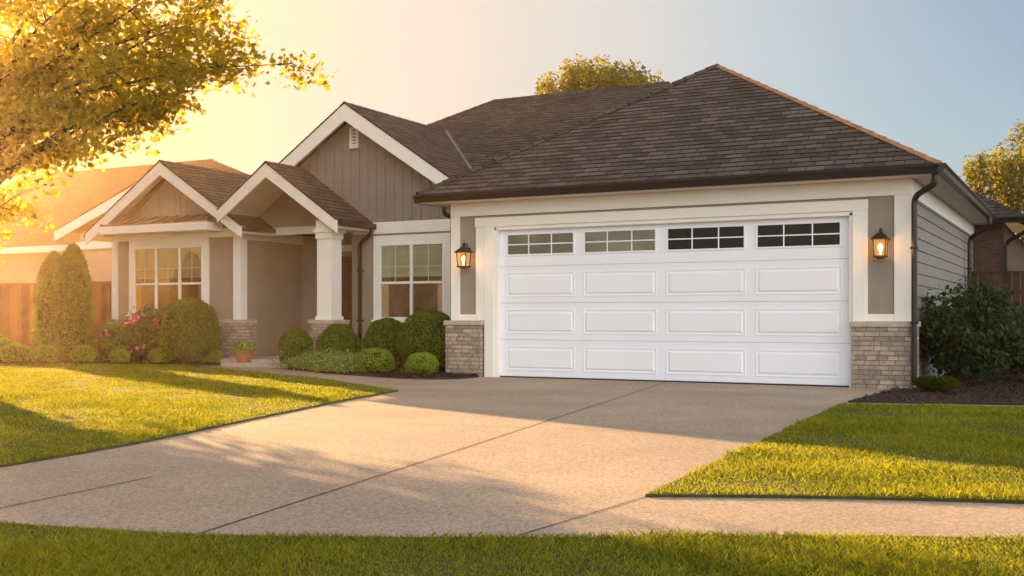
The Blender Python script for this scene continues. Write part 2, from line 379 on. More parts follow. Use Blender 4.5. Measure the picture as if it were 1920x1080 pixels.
def strip(b,pts,w,z,mi):
    for i in range(len(pts)-1):
        a=Vector((*pts[i],z)); c=Vector((*pts[i+1],z)); d=(c-a).normalized(); s=Vector((-d.y,d.x,0))*w/2
        b.add([a-s,c-s,c+s,a+s],[(0,1,2,3)],mi)
strip(b,[(-3.865,5.3),(-5.66,15.6)],.013,CZ+.0035,1)
strip(b,[(-7.15,8.3),(-2.33,9.0)],.006,CZ+.0035,1)
make(b,'driveway',['concrete','joint'],kind='structure')
b=B(); ring=far+farR+list(reversed(near)); b.prism(z3(ring,CZ),(0,0,-.1))
strip(b,[(-3.6,3.75),(-3.865,5.3)],.013,CZ+.0035,1); strip(b,[(-2.3,4.35),(-2.17,5.66)],.011,CZ+.0035,1)
strip(b,[(-4.94,3.4),(-5.13,4.95)],.012,CZ+.0035,1)
strip(b,[(-8,2.65),(-8.3,4.3)],.008,CZ+.0035,1)
make(b,'sidewalk',['concrete','joint'],kind='structure')
b=B(); ring=walklow+[(-15.85,16.85),(-15.1,17.0),(-13.62,16.95)]+list(reversed(bedfront))[1:-1]+[(-8.86,14.98),(-8.35,13.1)]
b.prism(z3(ring,CZ-.003),(0,0,-.1)); make(b,'walkway',['concrete'],kind='structure')
b=B(); b.prism(z3([(-2.49,12.48),(-.66,12.97),(9,15.6),(9,16.0),(-.7,13.45),(-2.49,12.95)],CZ),(0,0,-.1)); make(b,'garden_path',['concrete'],kind='structure')
def inpoly(x,y,ring):
    ins=np.zeros(len(x),bool); n=len(ring); j=n-1
    for i in range(n):
        xi,yi=ring[i][:2];xj,yj=ring[j][:2]
        if yi!=yj:
            c=((yi>y)!=(yj>y))&(x<(xj-xi)*(y-yi)/(yj-yi)+xi); ins^=c
        j=i
    return ins
def bed(ring,z,nchip,name='mulch_bed'):
    x=np.array([p[0] for p in ring]);y=np.array([p[1] for p in ring])
    px=rng.uniform(x.min(),x.max(),nchip*3);py=rng.uniform(y.min(),y.max(),nchip*3); k=inpoly(px,py,ring)
    p=np.stack([px[k],py[k],np.full(k.sum(),z+.006)+rng.uniform(0,.015,k.sum())],1)
    T=DIAM*np.array([.8,1.6,1])
    lv=leaves(p,np.array([0,0,1.])+rng.normal(size=p.shape)*.45,rng.uniform(.02,.045,len(p)),T)
    b=B(); b.prism(z3(ring,z),(0,0,-.1)); o=make(b,name,['mulch'],kind='structure')
    polymesh('mulch_chips',[(lv,0)],['chip'],o,kind='stuff')
bed(bedfront+[(-13.62,18.1),(-9.4,18.1),(-9.4,15.6)],.04,9000)
bed(bedleft+[(-30,18.5),(-19.2,18.5),(-19.2,17.5),(-15.6,17.5),(-15.75,16.9)],.05,9000)
bed([(-2.49,12.95),(-.7,13.45),(9,16.0),(9,22.7),(-2.15,22.7),(-2.15,15.5),(-2.35,15.5)],.03,10000)

lawns=[dl+walklow[1:]+bedleft[1:]+[(-30,0)]+far[1:],
       dr+[(-.66,12.97),(9,15.6),(9,9.4)]+list(reversed(farR))[6:],
       near+[(30,-8),(-30,-14)]]
CY=math.radians(27.9); cs,sn=math.cos(CY),math.sin(CY)
def cull(x,y):
    r=x*cs+y*sn; d=-x*sn+y*cs; return (d>3.4)&(np.abs(r)<d*.58+.5)
for i,ring in enumerate(lawns):
    b=B(); b.prism(z3(ring,.025),(0,0,-.05)); lw=make(b,'lawn',['soil'],kind='structure')
    xs=np.array([p[0] for p in ring]);ys=np.array([p[1] for p in ring])
    x0,x1=max(xs.min(),-24),min(xs.max(),9);y0,y1=max(ys.min(),0),ys.max()
    n=int((x1-x0)*(y1-y0)*9500)
    px=rng.uniform(x0,x1,n);py=rng.uniform(y0,y1,n); d=-px*sn+py*cs
    k=cull(px,py)&(rng.uniform(size=n)<(np.clip(4.5/np.maximum(d,1),0,1))**1.6); px=px[k];py=py[k];d=d[k]
    k=inpoly(px,py,ring); px=px[k];py=py[k];d=d[k]; n=len(px)
    th=rng.uniform(0,2*np.pi,n); w=.0021*np.maximum(d/5,1)**.85*rng.uniform(.7,1.3,n)
    und=np.sin(px*1.3+py*2.4+np.sin(px*.9)*1.3)*.5+np.sin(px*2.9-py*3.7+np.cos(py*1.1)*2)*.3+np.sin(px*6.1+py*5.3)*.2
    hh=.031*rng.uniform(.55,1.25,n)*(1+.6*und); ln=rng.uniform(.3,1.3,n)*hh; t2=rng.uniform(0,2*np.pi,n)
    base=np.stack([px,py,np.full(n,.02)],1); sd=np.stack([np.cos(th)*w,np.sin(th)*w,np.zeros(n)],1)
    mid=base+np.stack([np.cos(t2)*ln*.35,np.sin(t2)*ln*.35,hh*.6],1); tip=base+np.stack([np.cos(t2)*ln,np.sin(t2)*ln,hh],1)
    g=np.stack([base-sd,base+sd,mid+sd*.7,tip,mid-sd*.7],1)
    polymesh('grass',[(g,0)],['grass'],lw,kind='stuff')

# ---------------------------------------------------------------- house
H=empty('ranch_house',(-9,18,0),'single storey gray stucco house with white garage door','house')
GY=15.7
b=B(); b.box(-9.42,-8.80,GY,GY+.2,0,2.87); b.box(-2.78,-2.22,GY,GY+.2,0,2.87); b.box(-8.80,-2.78,GY,GY+.2,2.45,2.87)
make(b,'wall',['stucco'],H,label='gray stucco garage front wall')
b=B(); z=.12
while z<2.86:
    z1=min(z+.165,2.87); x=-2.2
    b.add([(x+.022,15.83,z),(x+.022,24.4,z),(x+.004,24.4,z1),(x+.004,15.83,z1),(x,15.83,z),(x,24.4,z)],[(0,1,2,3),(4,5,1,0)]); z+=.165
b.box(-2.4,-2.2,15.9,24.4,0,2.87)
make(b,'wall',['siding'],H,label='gray lap siding side wall')
b=B(); b.box(-13.24,-9.44,18.1,18.3,0,2.64); b.box(-13.24,-13.04,18.3,19.5,0,2.8); b.box(-9.6,-9.42,15.9,18.1,0,2.87)
b.box(-15.66,-13.24,19.5,19.7,0,2.86)
make(b,'wall',['stucco'],H,label='gray stucco front wall beside the entry')
b=B(); b.box(-19.3,-15.66,17.5,17.7,.85,2.86); b.box(-15.86,-15.66,17.7,19.5,0,2.86); b.box(-19.3,-19.1,17.7,24,0,2.86)
b.prism([(-15.66,18.06,2.86),(-12.95,18.06,2.86),(-14.43,18.06,3.93),(-15.66,18.06,3.2)],(0,.03,0))
make(b,'wall',['stucco'],H,label='taupe stucco wall of the projecting bay')
b=B(); boards(b,[(-15.6,2.87),(-10.4,2.87),(-10.4,3.3),(-10.66,3.4),(-13.15,5.03),(-15.6,3.45)],18.1,.21,.014,.02,0,1,-13.15+.105)
make(b,'gable_siding',['siding','rubber'],H)
b=B(); boards(b,[(-19.25,2.8),(-15.7,2.8),(-17.48,4.1)],17.48,.16,.01,.015,0,1)
make(b,'gable_siding',['tansiding','siding'],H)
b=B(); b.box(-6,-1.6,24.4,24.6,0,2.9); b.box(-1.8,-1.6,24.6,33,0,2.9)
make(b,'wall',['redbrick'],H,label='dark brick rear side wall')
b=B()
b.box(-9.45,-2.19,GY-.035,GY,2.65,2.868)
b.box(-9.45,-9.28,GY-.03,GY+.0,.93,2.65); b.box(-2.40,-2.19,GY-.03,GY,.93,2.65); b.box(-2.2,-2.165,GY-.03,15.83,.93,2.868)
b.box(-2.2,-2.16,15.83,24.4,2.62,2.868)
b.box(-8.98,-2.745,GY-.05,GY,2.46,2.612)
b.box(-8.80,-8.63,GY-.05,GY,0.0,2.46); b.box(-2.95,-2.78,GY-.05,GY,.0,2.46)
b.box(-8.97,-8.80,GY-.035,GY,.93,2.46);b.box(-2.78,-2.75,GY-.035,GY,.93,2.46)
b.box(-9.28,-8.97,GY-.02,GY,.93,1.03);b.box(-2.75,-2.40,GY-.02,GY,.93,1.03)
b.box(-8.63,-8.58,GY-.02,GY+.17,0,2.44); b.box(-3.0,-2.95,GY-.02,GY+.17,0,2.44); b.box(-8.63,-2.95,GY-.02,GY+.17,2.40,2.46)
make(b,'garage_trim',['trim'],H,bevel=.005)
b=B(); b.box(-13.2,-9.44,18.06,18.1,2.64,2.87); make(b,'wall_trim',['trim'],H,bevel=.005)
b=B(); b.box(-15.66,-15.60,17.5,19.5,2.6,2.84)
b.box(-19.34,-19.18,17.45,17.5,.93,2.66); b.box(-15.8,-15.60,17.45,17.5,.93,2.66); b.box(-15.66,-15.60,17.5,17.66,.93,2.6)
b.box(-19.34,-15.60,17.455,17.5,2.66,2.85)
make(b,'wall_trim',['trim'],H,bevel=.005)
def pier(x0,x1,y0,y1,parent=H,top=.93):
    b=B(); b.box(x0,x1,y0,y1,0,top-.075); b.box(x0-.025,x1+.025,y0-.025,y1+.0,top-.075,top,1)
    make(b,'brick_pier',['brick','cap'],parent,bevel=.006)
pier(-9.5,-8.83,15.58,GY+.1); pier(-2.95,-2.13,15.58,GY+.35)
pier(-19.4,-15.9,17.42,17.55,top=.86); pier(-15.9,-15.3,17.2,17.6); pier(-13.42,-12.86,16.96,17.48)
b=B(); b.box(-13.31,-12.97,17.05,17.39,1.0,2.5); b.box(-13.335,-12.945,17.025,17.415,.93,1.0); b.box(-13.335,-12.945,17.025,17.415,2.5,2.62); b.box(-13.36,-12.92,17.0,17.44,2.62,2.7)
make(b,'porch_column',['trim'],H,bevel=.006)
b=B(); b.box(-13.3,-12.98,17.0,18.1,2.7,2.86); b.box(-15.62,-13.3,18.04,18.1,2.7,2.86); b.box(-15.6,-13.24,18.1,19.5,2.8,2.84)
make(b,'porch_beam',['trim'],H,bevel=.006)
b=B(); b.box(-15.5,-12.75,16.75,19.5,0,.15); b.box(-15.3,-13.55,16.55,16.75,0,.085); make(b,'porch_step',['cap'],H,bevel=.01)
D=empty('entry_door',(-14.55,19.5,.15),parent=H)
b=B(); b.box(-15.0,-14.1,19.44,19.48,.15,2.3); 
for zz in (.35,1.0,1.65):
    for xx in (-14.9,-14.5): b.box(xx,xx+.3,19.425,19.44,zz,zz+.5)
make(b,'door_leaf',['wood'],D,bevel=.004)
b=B(); b.box(-15.12,-15.0,19.42,19.5,.15,2.42); b.box(-14.1,-13.98,19.42,19.5,.15,2.42); b.box(-15.12,-13.98,19.415,19.5,2.42,2.55); make(b,'door_frame',['trim'],D)
b=B(); b.tube([(-14.2,19.42,1.2),(-14.2,19.36,1.2),(-14.3,19.36,1.2)],.012); make(b,'handle',['black'],D)
# --- garage door
GD=empty('garage_door',(-5.78,15.8,0),parent=H)
X0,X1=-8.58,-3.0; YD=15.79; sh=.6
b=B()
b.box(X0,X1,YD+.03,YD+.06,.02,2.40,1)  # dark sheet behind panes and seams, stands for the unlit garage
w=(X1-X0-.24-3*.15)/4; panels=[X0+.12+i*(w+.15) for i in range(4)]
for r in range(4):
    z0=.025+r*sh*.9917; z1=z0+sh*.9917-.004
    if r<3: b.box(X0,X1,YD,YD+.03,z0,z1)
    else:
        b.box(X0,X1,YD,YD+.03,z0,z0+.17); b.box(X0,X1,YD,YD+.03,z0+.535,z1)
        xs=[X0]+[e for p in panels for e in (p,p+w)]+[X1]
        for i in range(0,len(xs),2): b.box(xs[i],xs[i+1],YD,YD+.03,z0+.17,z0+.535)
    b.box(X0,X1,YD-.003,YD,z0+.008,z0+.018); b.box(X0,X1,YD-.003,YD,z1-.018,z1-.008)
    b.box(X0,X1,YD-.0025,YD,z0+.032,z0+.040); b.box(X0,X1,YD-.0025,YD,z1-.040,z1-.032)
    for p in panels:
        if r<3:
            a0,a1,c0,c1=p,p+w,z0+.100,z1-.100
            def frame(a0,a1,c0,c1,t,yo):
                for q in ((a0,a1,c0,c0+t),(a0,a1,c1-t,c1),(a0,a0+t,c0+t,c1-t),(a1-t,a1,c0+t,c1-t)): b.box(q[0],q[1],YD-yo,YD,q[2],q[3])
            frame(a0,a1,c0,c1,.016,.009)
            f=.038; ins=.026
            o=[(a0+f,c0+f),(a1-f,c0+f),(a1-f,c1-f),(a0+f,c1-f)]; i_=[(a0+f+ins,c0+f+ins),(a1-f-ins,c0+f+ins),(a1-f-ins,c1-f-ins),(a0+f+ins,c1-f-ins)]
            vs=[(q[0],YD-.001,q[1]) for q in o]+[(q[0],YD-.014,q[1]) for q in i_]
            b.add(vs,[(0,1,5,4),(1,2,6,5),(2,3,7,6),(3,0,4,7),(4,5,6,7)])
make(b,'door_panel',['door','rubber'],GD,bevel=.002)
for pi,p in enumerate(panels):
    z0=.025+3*sh*.9917+.17; z1=z0+.365
    Wn=empty('window',(p+w/2,YD,z0),parent=GD)
    b=B(); t=.026
    for q in ((p,p+w,z0,z0+t),(p,p+w,z1-t,z1),(p,p+t,z0+t,z1-t),(p+w-t,p+w,z0+t,z1-t)): b.box(q[0],q[1],YD-.016,YD+.02,q[2],q[3])
    for k in (1,2): xx=p+w*k/3; b.box(xx-.009,xx+.009,YD-.010,YD+.0,z0+t,z1-t)
    b.box(p+t,p+w-t,YD-.009,YD+.0,(z0+z1)/2-.009,(z0+z1)/2+.009)
    make(b,'window_frame',['door'],Wn,bevel=.002)
    b=B(); b.box(p+t,p+w-t,YD+.004,YD+.008,z0+t,z1-t); make(b,'window_glass',['rglass' if pi<2 else 'dglass'],Wn)
b=B(); b.box(X0,X1,YD-.005,YD+.03,.008,.028); make(b,'bottom_seal',['rubber'],GD)

def window(x0,x1,z0,z1,y,cols,zm,parent=H,tw=.13,blinds=True,grid=True,gl='glass'):
    Wn=empty('window',((x0+x1)/2,y,z0),parent=parent)
    b=B(); yo=y-.045
    b.box(x0-tw,x1+tw,yo,y,z1,z1+tw+.02); b.box(x0-tw,x0,yo,y,z0,z1); b.box(x1,x1+tw,yo,y,z0,z1); b.box(x0-tw-.03,x1+tw+.03,yo-.04,y,z0-.07,z0)
    make(b,'window_trim',['trim'],Wn,bevel=.004)
    b=B(); t=.055; cw=(x1-x0)/cols
    b.box(x0,x1,y-.055,y-.005,z1-t,z1); b.box(x0,x1,y-.055,y-.005,z0,z0+t)
    for k in range(cols+1):
        xx=x0+k*cw; a=max(x0,xx-t/2 if 0<k<cols else (xx-t if k else xx)); c=min(x1,a+t) ; b.box(a,c,y-.057,y-.005,z0+t,z1-t)
    b.box(x0+t,x1-t,y-.053,y-.007,zm-.024,zm+.024)
    if grid:
        for k in range(cols):
            xm=x0+(k+.5)*cw; b.box(xm-.004,xm+.004,y-.034,y-.0262,zm+.026,z1-t)
        zq=(zm+z1)/2-.08; b.box(x0+t,x1-t,y-.033,y-.026,zq-.004,zq+.004)
    make(b,'window_frame',['sash'],Wn,bevel=.003)
    b=B(); b.box(x0+.01,x1-.01,y-.025,y-.022,z0+.01,z1-.01); make(b,'window_glass',[gl],Wn)
    b=B(); b.box(x0+.005,x1-.005,y-.006,y-.003,z0+.005,z1-.005); make(b,'room_backdrop',['dark'],Wn)  # flat sheet carrying the painted room darkness and glow
    if blinds:
        b=B(); n=5; zb=zm+.02+(z1-zm)*.12
        for k in range(cols):
            a=x0+k*cw+.03; c=a+cw-.06
            for j in range(n):
                q0=zb+(z1-zb)*j/n; q1=zb+(z1-zb)*(j+1)/n
                b.add([(a,y-.021,q0),(c,y-.021,q0),(c,y-.007,q1),(a,y-.007,q1)],[(0,1,2,3)])
        make(b,'window_blind',['blind'],Wn)
        for (a,c) in ((x0+.04,x0+.22),(x1-.18,x1-.04)):
            b=B(); n=8
            for j in range(n):
                q0=a+(c-a)*j/n; q1=a+(c-a)*(j+1)/n; ya=y-.016+.007*(j%2); yb=y-.016+.007*((j+1)%2)
                b.add([(q0,ya,z0+.03),(q1,yb,z0+.03),(q1,yb,zm),(q0,ya,zm)],[(0,1,2,3)])
            make(b,'curtain',['curtain'],Wn)
    return Wn
window(-18.68,-16.62,.98,2.52,17.5,3,1.70,gl='wglass')
window(-12.56,-11.02,.93,2.45,18.1,2,1.66)
b=B(); b.prism([(-19.2,17.49,3.16),(-19.2,17.0,2.98),(-19.2,17.0,2.95),(-19.2,17.49,2.95)],(3.1,0,0),0)
for i in range(11):
    x=-19.2+i*.308; b.prism([(x,17.48,3.185),(x,17.0,3.0),(x,17.0,2.97),(x,17.48,3.15)],(.022,0,0),0)
make(b,'awning_roof',['copper'],H)
b=B(); b.box(-19.22,-16.08,16.98,17.45,2.78,2.95); make(b,'awning_fascia',['trim'],H,bevel=.006)

# --- roofs
b=B(); P=Vector((-6.0,19.25,5.52)); EL=(-9.86,15.28,3.0); ER=(-1.78,15.28,3.0)
nF=roofplane(b,[EL,ER,P]); P2=Vector((-6,23.6,5.52))
nR=roofplane(b,[ER,(-1.78,27.4,3.0),P2,P]); nL=roofplane(b,[EL,P,P2,(-9.86,23.0,3.0)])
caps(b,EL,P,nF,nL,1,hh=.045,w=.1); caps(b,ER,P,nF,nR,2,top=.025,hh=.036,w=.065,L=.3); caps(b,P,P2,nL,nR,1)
make(b,'roof',['roof','roof2','sunlitcap'],H,label='brown shingle hip roof over the garage')
b=B(); rl=(-12.76,23.2,6.2); rr=(-8.35,23.2,6.2)
n1=roofplane(b,[rl,rr,(-4.5,19.35,3.925),(-9.5,18.75,3.57),(-10.6,18.75,3.57),(-13.15,21.6,5.2545)])
roofplane(b,[rl,(-13.15,21.6,5.2545),(-15.7,18.75,3.57),(-17.21,18.75,3.57)])
n2=roofplane(b,[rl,(-17.21,18.75,3.57),(-17.21,27.65,3.57)]); n3=roofplane(b,[rl,rr,(-3.9,27.65,3.57),(-17.21,27.65,3.57)])
n4=roofplane(b,[rr,(-4.5,19.35,3.925),(-3.9,27.0,3.57)])
caps(b,rl,(-17.21,18.75,3.57),n1,n2); caps(b,rl,rr,n1,n3)
make(b,'roof',['roof2'],H,label='brown shingle main hip roof')
def gable(xr,zr,xl,zl,xR,zR,y0,y1,name_label,rk=.22,soff=.4):
    b=B()
    na=roofplane(b,[(xl,y0,zl),(xr,y0,zr),(xr,y1,zr),(xl,y1,zl)],thick=.014); nb=roofplane(b,[(xR,y0,zR),(xR,y1,zR),(xr,y1,zr),(xr,y0,zr)],thick=.014)
    caps(b,(xr,y0,zr),(xr,y1,zr),na,nb,hh=.018)
    make(b,'roof',['roof2'],H,label=name_label)
    b=B(); d=.026
    rake(b,(xr,zr-d),(xl,zl-d),y0+.012,rk); rake(b,(xr,zr-d-.001),(xR,zR-d),y0+.013,rk)
    make(b,'rake_board',['trim'],H,bevel=.004)
    b=B()
    for (xe,ze) in ((xl,zl),(xR,zR)):
        b.prism([(xr,y0+.065,zr-.09),(xe,y0+.065,ze-.09),(xe,y0+.065,ze-.12),(xr,y0+.065,zr-.12)],(0,soff,0))
        s=.03 if xe>xr else -.03
        b.box(xe-s,xe,y0+.07,y0+.07+soff+.5,ze-.17,ze-.05)
    make(b,'soffit',['soffit'],H)
gable(-13.15,5.25,-15.75,3.52,-10.55,3.52,17.7,21.6,'steep brown shingle front gable roof',.29,soff=.33)
gable(-17.48,4.30,-19.72,2.85,-15.24,2.85,17.05,21.5,'brown shingle gable roof over the bay',.24,soff=.35)
gable(-14.43,4.05,-15.7,3.16,-12.70,2.85,16.85,18.09,'small brown shingle porch gable roof',.24,soff=1.1)
b=B(); a=Vector((-13.15,21.58,5.275));c=Vector((-10.6,18.73,3.59)); s=Vector((.025,.025,.0)); b.add([a-s,c-s,c+s,a+s],[(0,1,2,3)]); make(b,'valley_flashing',['flash'],H)
b=B(); cR=(-1.2,24.0,2.98); pk=(-4.2,27.0,4.8)
na=roofplane(b,[(-6,24.0,2.98),cR,pk,(-6,27,4.8)]); nb=roofplane(b,[cR,(-1.2,34,2.98),(-4.2,34,4.8),pk]); caps(b,cR,pk,na,nb)
make(b,'roof',['roof2'],H,label='brown shingle rear wing roof')
b=B(); b.box(-13.25,-13.215,18.02,18.08,4.38,4.80); b.box(-13.085,-13.05,18.02,18.08,4.38,4.80); b.box(-13.215,-13.085,18.02,18.08,4.765,4.80); b.box(-13.215,-13.085,18.02,18.08,4.38,4.415)
for i in range(5): zz=4.43+i*.064; b.prism([(-13.215,18.04,zz),(-13.215,18.07,zz+.03),(-13.215,18.07,zz+.04),(-13.215,18.04,zz+.01)],(.13,0,0))
make(b,'gable_vent',['sash'],H)
b=B(); b.box(-9.84,-1.80,15.30,GY-.036,2.868,2.885); b.box(-2.19,-1.80,GY-.036,24.3,2.868,2.885); b.box(-9.84,-9.45,GY-.036,18,2.868,2.885); make(b,'soffit',['soffit'],H)
def gutter(a,c,outv,z=2.99,mi=0):
    b=B(); a=Vector(a);c=Vector(c);o=Vector(outv)
    prof=[(0,0),(.10,0),(.115,-.03),(.085,-.06),(.07,-.125),(0,-.125)]
    b.prism([a+o*p[0]+Vector((0,0,z+p[1])) for p in prof],c-a,mi); make(b,'gutter',['black'],H,bevel=.004)
gutter((-9.88,15.29,0),(-1.77,15.29,0),(0,-1,0)); gutter((-1.79,15.19,0),(-1.79,23.4,0),(1,0,0))
gutter((-9.85,15.29,0),(-9.85,17.6,0),(-1,0,0)); gutter((-4,24.01,0),(-1.2,24.01,0),(0,-1,0)); gutter((-1.21,23.92,0),(-1.21,33,0),(1,0,0))
for q in ((-12.70,-12.61,16.9,18.05,2.74,2.84),(-15.24,-15.16,17.1,19.4,2.74,2.84),(-19.82,-19.72,17.1,24,2.74,2.84)):
    b=B(); b.box(*q); make(b,'gutter',['black'],H)
def catmull3(path):
    out=[Vector(path[0])]
    for i in range(1,len(path)-1):
        p=Vector(path[i]);a=Vector(path[i-1]);c=Vector(path[i+1]); l=min(.09,(a-p).length*.4,(c-p).length*.4)
        q0=p+(a-p).normalized()*l;q1=p+(c-p).normalized()*l
        for t in (0,.25,.5,.75,1): out.append(q0*(1-t)**2+p*2*t*(1-t)+q1*t*t)
    out.append(Vector(path[-1])); return out
def spout(path,r=.04):
    P=catmull3(path); b=B(); b.tube(P,r,8); p=path[-1]
    for zz in (.9,1.9): b.box(p[0]-r-.008,p[0]+r+.008,p[1]-r-.008,p[1]+r+.03,zz,zz+.03)
    make(b,'downspout',['black'],H)
spout([(-1.84,15.33,2.88),(-1.84,15.33,2.74),(-2.12,15.52,2.6),(-2.12,15.52,.08)])
spout([(-1.74,22.6,2.88),(-1.74,22.6,2.72),(-2.1,22.75,2.5),(-2.1,22.75,.05)])
spout([(-1.15,24.0,2.88),(-1.15,24.0,2.7),(-1.55,24.3,2.5),(-1.55,24.3,.05)])
spout([(-12.66,17.95,2.8),(-12.66,17.95,2.66),(-13.0,18.03,2.46),(-13.0,18.03,.1)])
spout([(-9.9,16.2,2.9),(-9.9,16.2,2.76),(-9.49,16.2,2.6),(-9.49,16.2,.1)])

def lantern(x,z,y):
    L=empty('wall_lantern',(x,y,z),parent=H)
    b=B(); b.box(x-.045,x+.045,y-.02,y,z+.08,z+.34)
    b.tube([(x,y-.01,z+.3),(x,y-.06,z+.40),(x,y-.14,z+.41),(x,y-.15,z+.35)],.011)
    cy=y-.15; s=.085
    for sx in (-1,1):
        for sy in (-1,1): 
            b.add([(x+sx*s*1.0+i*.008,cy+sy*s+j*.008,z+.27) for i,j in ((-1,-1),(1,-1),(1,1),(-1,1))]+[(x+sx*s*.82+i*.008,cy+sy*s*.82+j*.008,z+.03) for i,j in ((-1,-1),(1,-1),(1,1),(-1,1))],
              [(0,1,2,3),(4,7,6,5),(0,4,5,1),(1,5,6,2),(2,6,7,3),(3,7,4,0)])
    b.box(x-.085,x+.085,cy-.085,cy+.085,z+.01,z+.035); b.box(x-.045,x+.045,cy-.045,cy+.045,z-.01,z+.01)
    r0=.115
    b.add([(x-r0,cy-r0,z+.265),(x+r0,cy-r0,z+.265),(x+r0,cy+r0,z+.265),(x-r0,cy+r0,z+.265),(x-.03,cy-.03,z+.345),(x+.03,cy-.03,z+.345),(x+.03,cy+.03,z+.345),(x-.03,cy+.03,z+.345)],
          [(0,3,2,1),(4,5,6,7),(0,1,5,4),(1,2,6,5),(2,3,7,6),(3,0,4,7)])
    b.box(x-r0,x+r0,cy-r0,cy+r0,z+.25,z+.265); b.box(x-.018,x+.018,cy-.018,cy+.018,z+.345,z+.4)
    make(b,'lamp_housing',['black'],L)
    b=B(); s1=.08;s0=.066
    q=[(x-s0,cy-s0,z+.035),(x+s0,cy-s0,z+.035),(x+s0,cy+s0,z+.035),(x-s0,cy+s0,z+.035),(x-s1,cy-s1,z+.25),(x+s1,cy-s1,z+.25),(x+s1,cy+s1,z+.25),(x-s1,cy+s1,z+.25)]
    b.add(q,[(0,1,5,4),(1,2,6,5),(2,3,7,6),(3,0,4,7)]); make(b,'lamp_glass',['lglass'],L)
    b=B(); b.lathe((x,cy,z+.05),[(.012,0),(.014,.04),(.03,.08),(.034,.11),(.02,.145),(.004,.155)],12); make(b,'light_bulb',['bulb'],L,smooth=True)
    ld=bpy.data.lights.new('lantern_light','POINT'); ld.energy=9; ld.color=(1,.6,.28); ld.shadow_soft_size=.05
    lo=bpy.data.objects.new('lantern_light',ld); COL.objects.link(lo); place(lo,(x,cy-.12,z+.15),L); lo.parent=L
lantern(-9.13,1.79,GY); lantern(-2.56,1.79,GY)

# ---------------------------------------------------------------- neighbour house
NH=empty('neighbour_house',(-32,27,0),'tan single storey house with brown hip roof behind fence','house')
b=B(); b.box(-47.5,-24.5,26.2,36,0,3.4); b.box(-29.6,-21.4,25.4,28,0,3.7); b.prism([(-29.6,25.4,3.7),(-21.4,25.4,3.7),(-25.5,25.4,5.3)],(0,.2,0))
make(b,'wall',['cream'],NH)
b=B(); z=.1
while z<3.1: b.add([(-29.6,25.36,z),(-21.4,25.36,z),(-21.4,25.39,z+.2),(-29.6,25.39,z+.2)],[(0,1,2,3)]); z+=.2
make(b,'siding',['cream'],NH)
b=B()
n1=roofplane(b,[(-48,25.8,3.4),(-24,25.8,3.4),(-31,33,7.25),(-41,33,7.25)]); n2=roofplane(b,[(-24,25.8,3.4),(-24,40,3.4),(-31,33,7.25)]); n3=roofplane(b,[(-48,25.8,3.4),(-41,33,7.25),(-48,40,3.4)])
caps(b,(-24,25.8,3.4),(-31,33,7.25),n1,n2); roofplane(b,[(-48,40,3.4),(-24,40,3.4),(-31,33,7.25),(-41,33,7.25)])
make(b,'roof',['nroof'],NH)
b=B(); roofplane(b,[(-30.4,25,3.85),(-25.5,25,5.65),(-25.5,31,5.65),(-30.4,31,3.85)]); roofplane(b,[(-20.6,25,3.85),(-25.5,25,5.65),(-25.5,31,5.65),(-20.6,31,3.85)]); make(b,'roof',['nroof'],NH)
b=B(); rake(b,(-25.5,5.62),(-30.4,3.82),25.02,.32); rake(b,(-25.5,5.621),(-20.6,3.82),25.021,.32); b.box(-29.7,-21.4,25.3,25.37,3.2,3.45); make(b,'rake_board',['trim'],NH)
b=B(); b.box(-48,-29.7,25.75,26.0,3.2,3.42); make(b,'fascia',['trim'],NH)
b=B(); b.add([(-30.4,25.8,3.95),(-30.25,25.8,3.95),(-27.9,29.7,5.7),(-28.1,29.7,5.72)],[(0,1,2,3)]); make(b,'valley_flashing',['flash'],NH)
window(-37.5,-36,1.2,2.5,26.2,2,1.9,NH,blinds=False,grid=False)
def fence(name,x0,x1,y,h,mat,label):
    b=B(); x=x0; 
    while x<x1: b.box(x,x+.134,y-.012+random.uniform(-.004,.004),y+.01,.04,h-.06+random.uniform(-.006,.006)); x+=.148
    b.box(x0,x1,y-.035,y+.03,h-.06,h-.02); b.box(x0,x1,y+.01,y+.05,.4,.49); b.box(x0,x1,y+.01,y+.05,1.4,1.49)
    x=x0+.05
    while x<x1+.1: b.box(x-.05,x+.05,y+.012,y+.11,0,h-.03); x+=2.3
    make(b,name,[mat],label=label,category='fence')
fence('wooden_fence',-30,-19.35,18.5,1.85,'fence','reddish brown vertical board fence beside the house')
fence('wooden_fence',-2.1,8,22.85,1.88,'dfence','dark brown board fence behind shrubs at side yard')

# ---------------------------------------------------------------- shrubs
def arborvitae(x,y,h,r,label,n=8500):
    t=rng.uniform(0,1,n)**.85; th=rng.uniform(0,2*np.pi,n)
    prof=r*np.minimum(1,(t/.12)**.5)*np.clip(1-t**3.2,0,1)**.6*(1+.09*np.sin(th*5+t*9)+.06*np.sin(th*11+t*20))
    rr=prof*(1-np.abs(rng.normal(size=n))*.12)+rng.normal(size=n)*.015
    p=np.stack([x+rr*np.cos(th),y+rr*np.sin(th),.05+t*h],1); nn=np.stack([np.cos(th),np.sin(th),np.full(n,.25)],1)+rng.normal(size=(n,3))*.6
    T=DIAM*np.array([.8,1.3,1])
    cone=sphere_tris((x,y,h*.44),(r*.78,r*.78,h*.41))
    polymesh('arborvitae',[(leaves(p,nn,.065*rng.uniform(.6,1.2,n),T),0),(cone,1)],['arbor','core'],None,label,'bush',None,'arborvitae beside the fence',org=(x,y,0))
arborvitae(-18.98,15.62,2.28,.40,'tall golden green arborvitae beside wooden fence')
arborvitae(-18.62,15.80,2.44,.42,'tall golden green arborvitae beside wooden fence')
R='round boxwood bushes in the mulch bed'
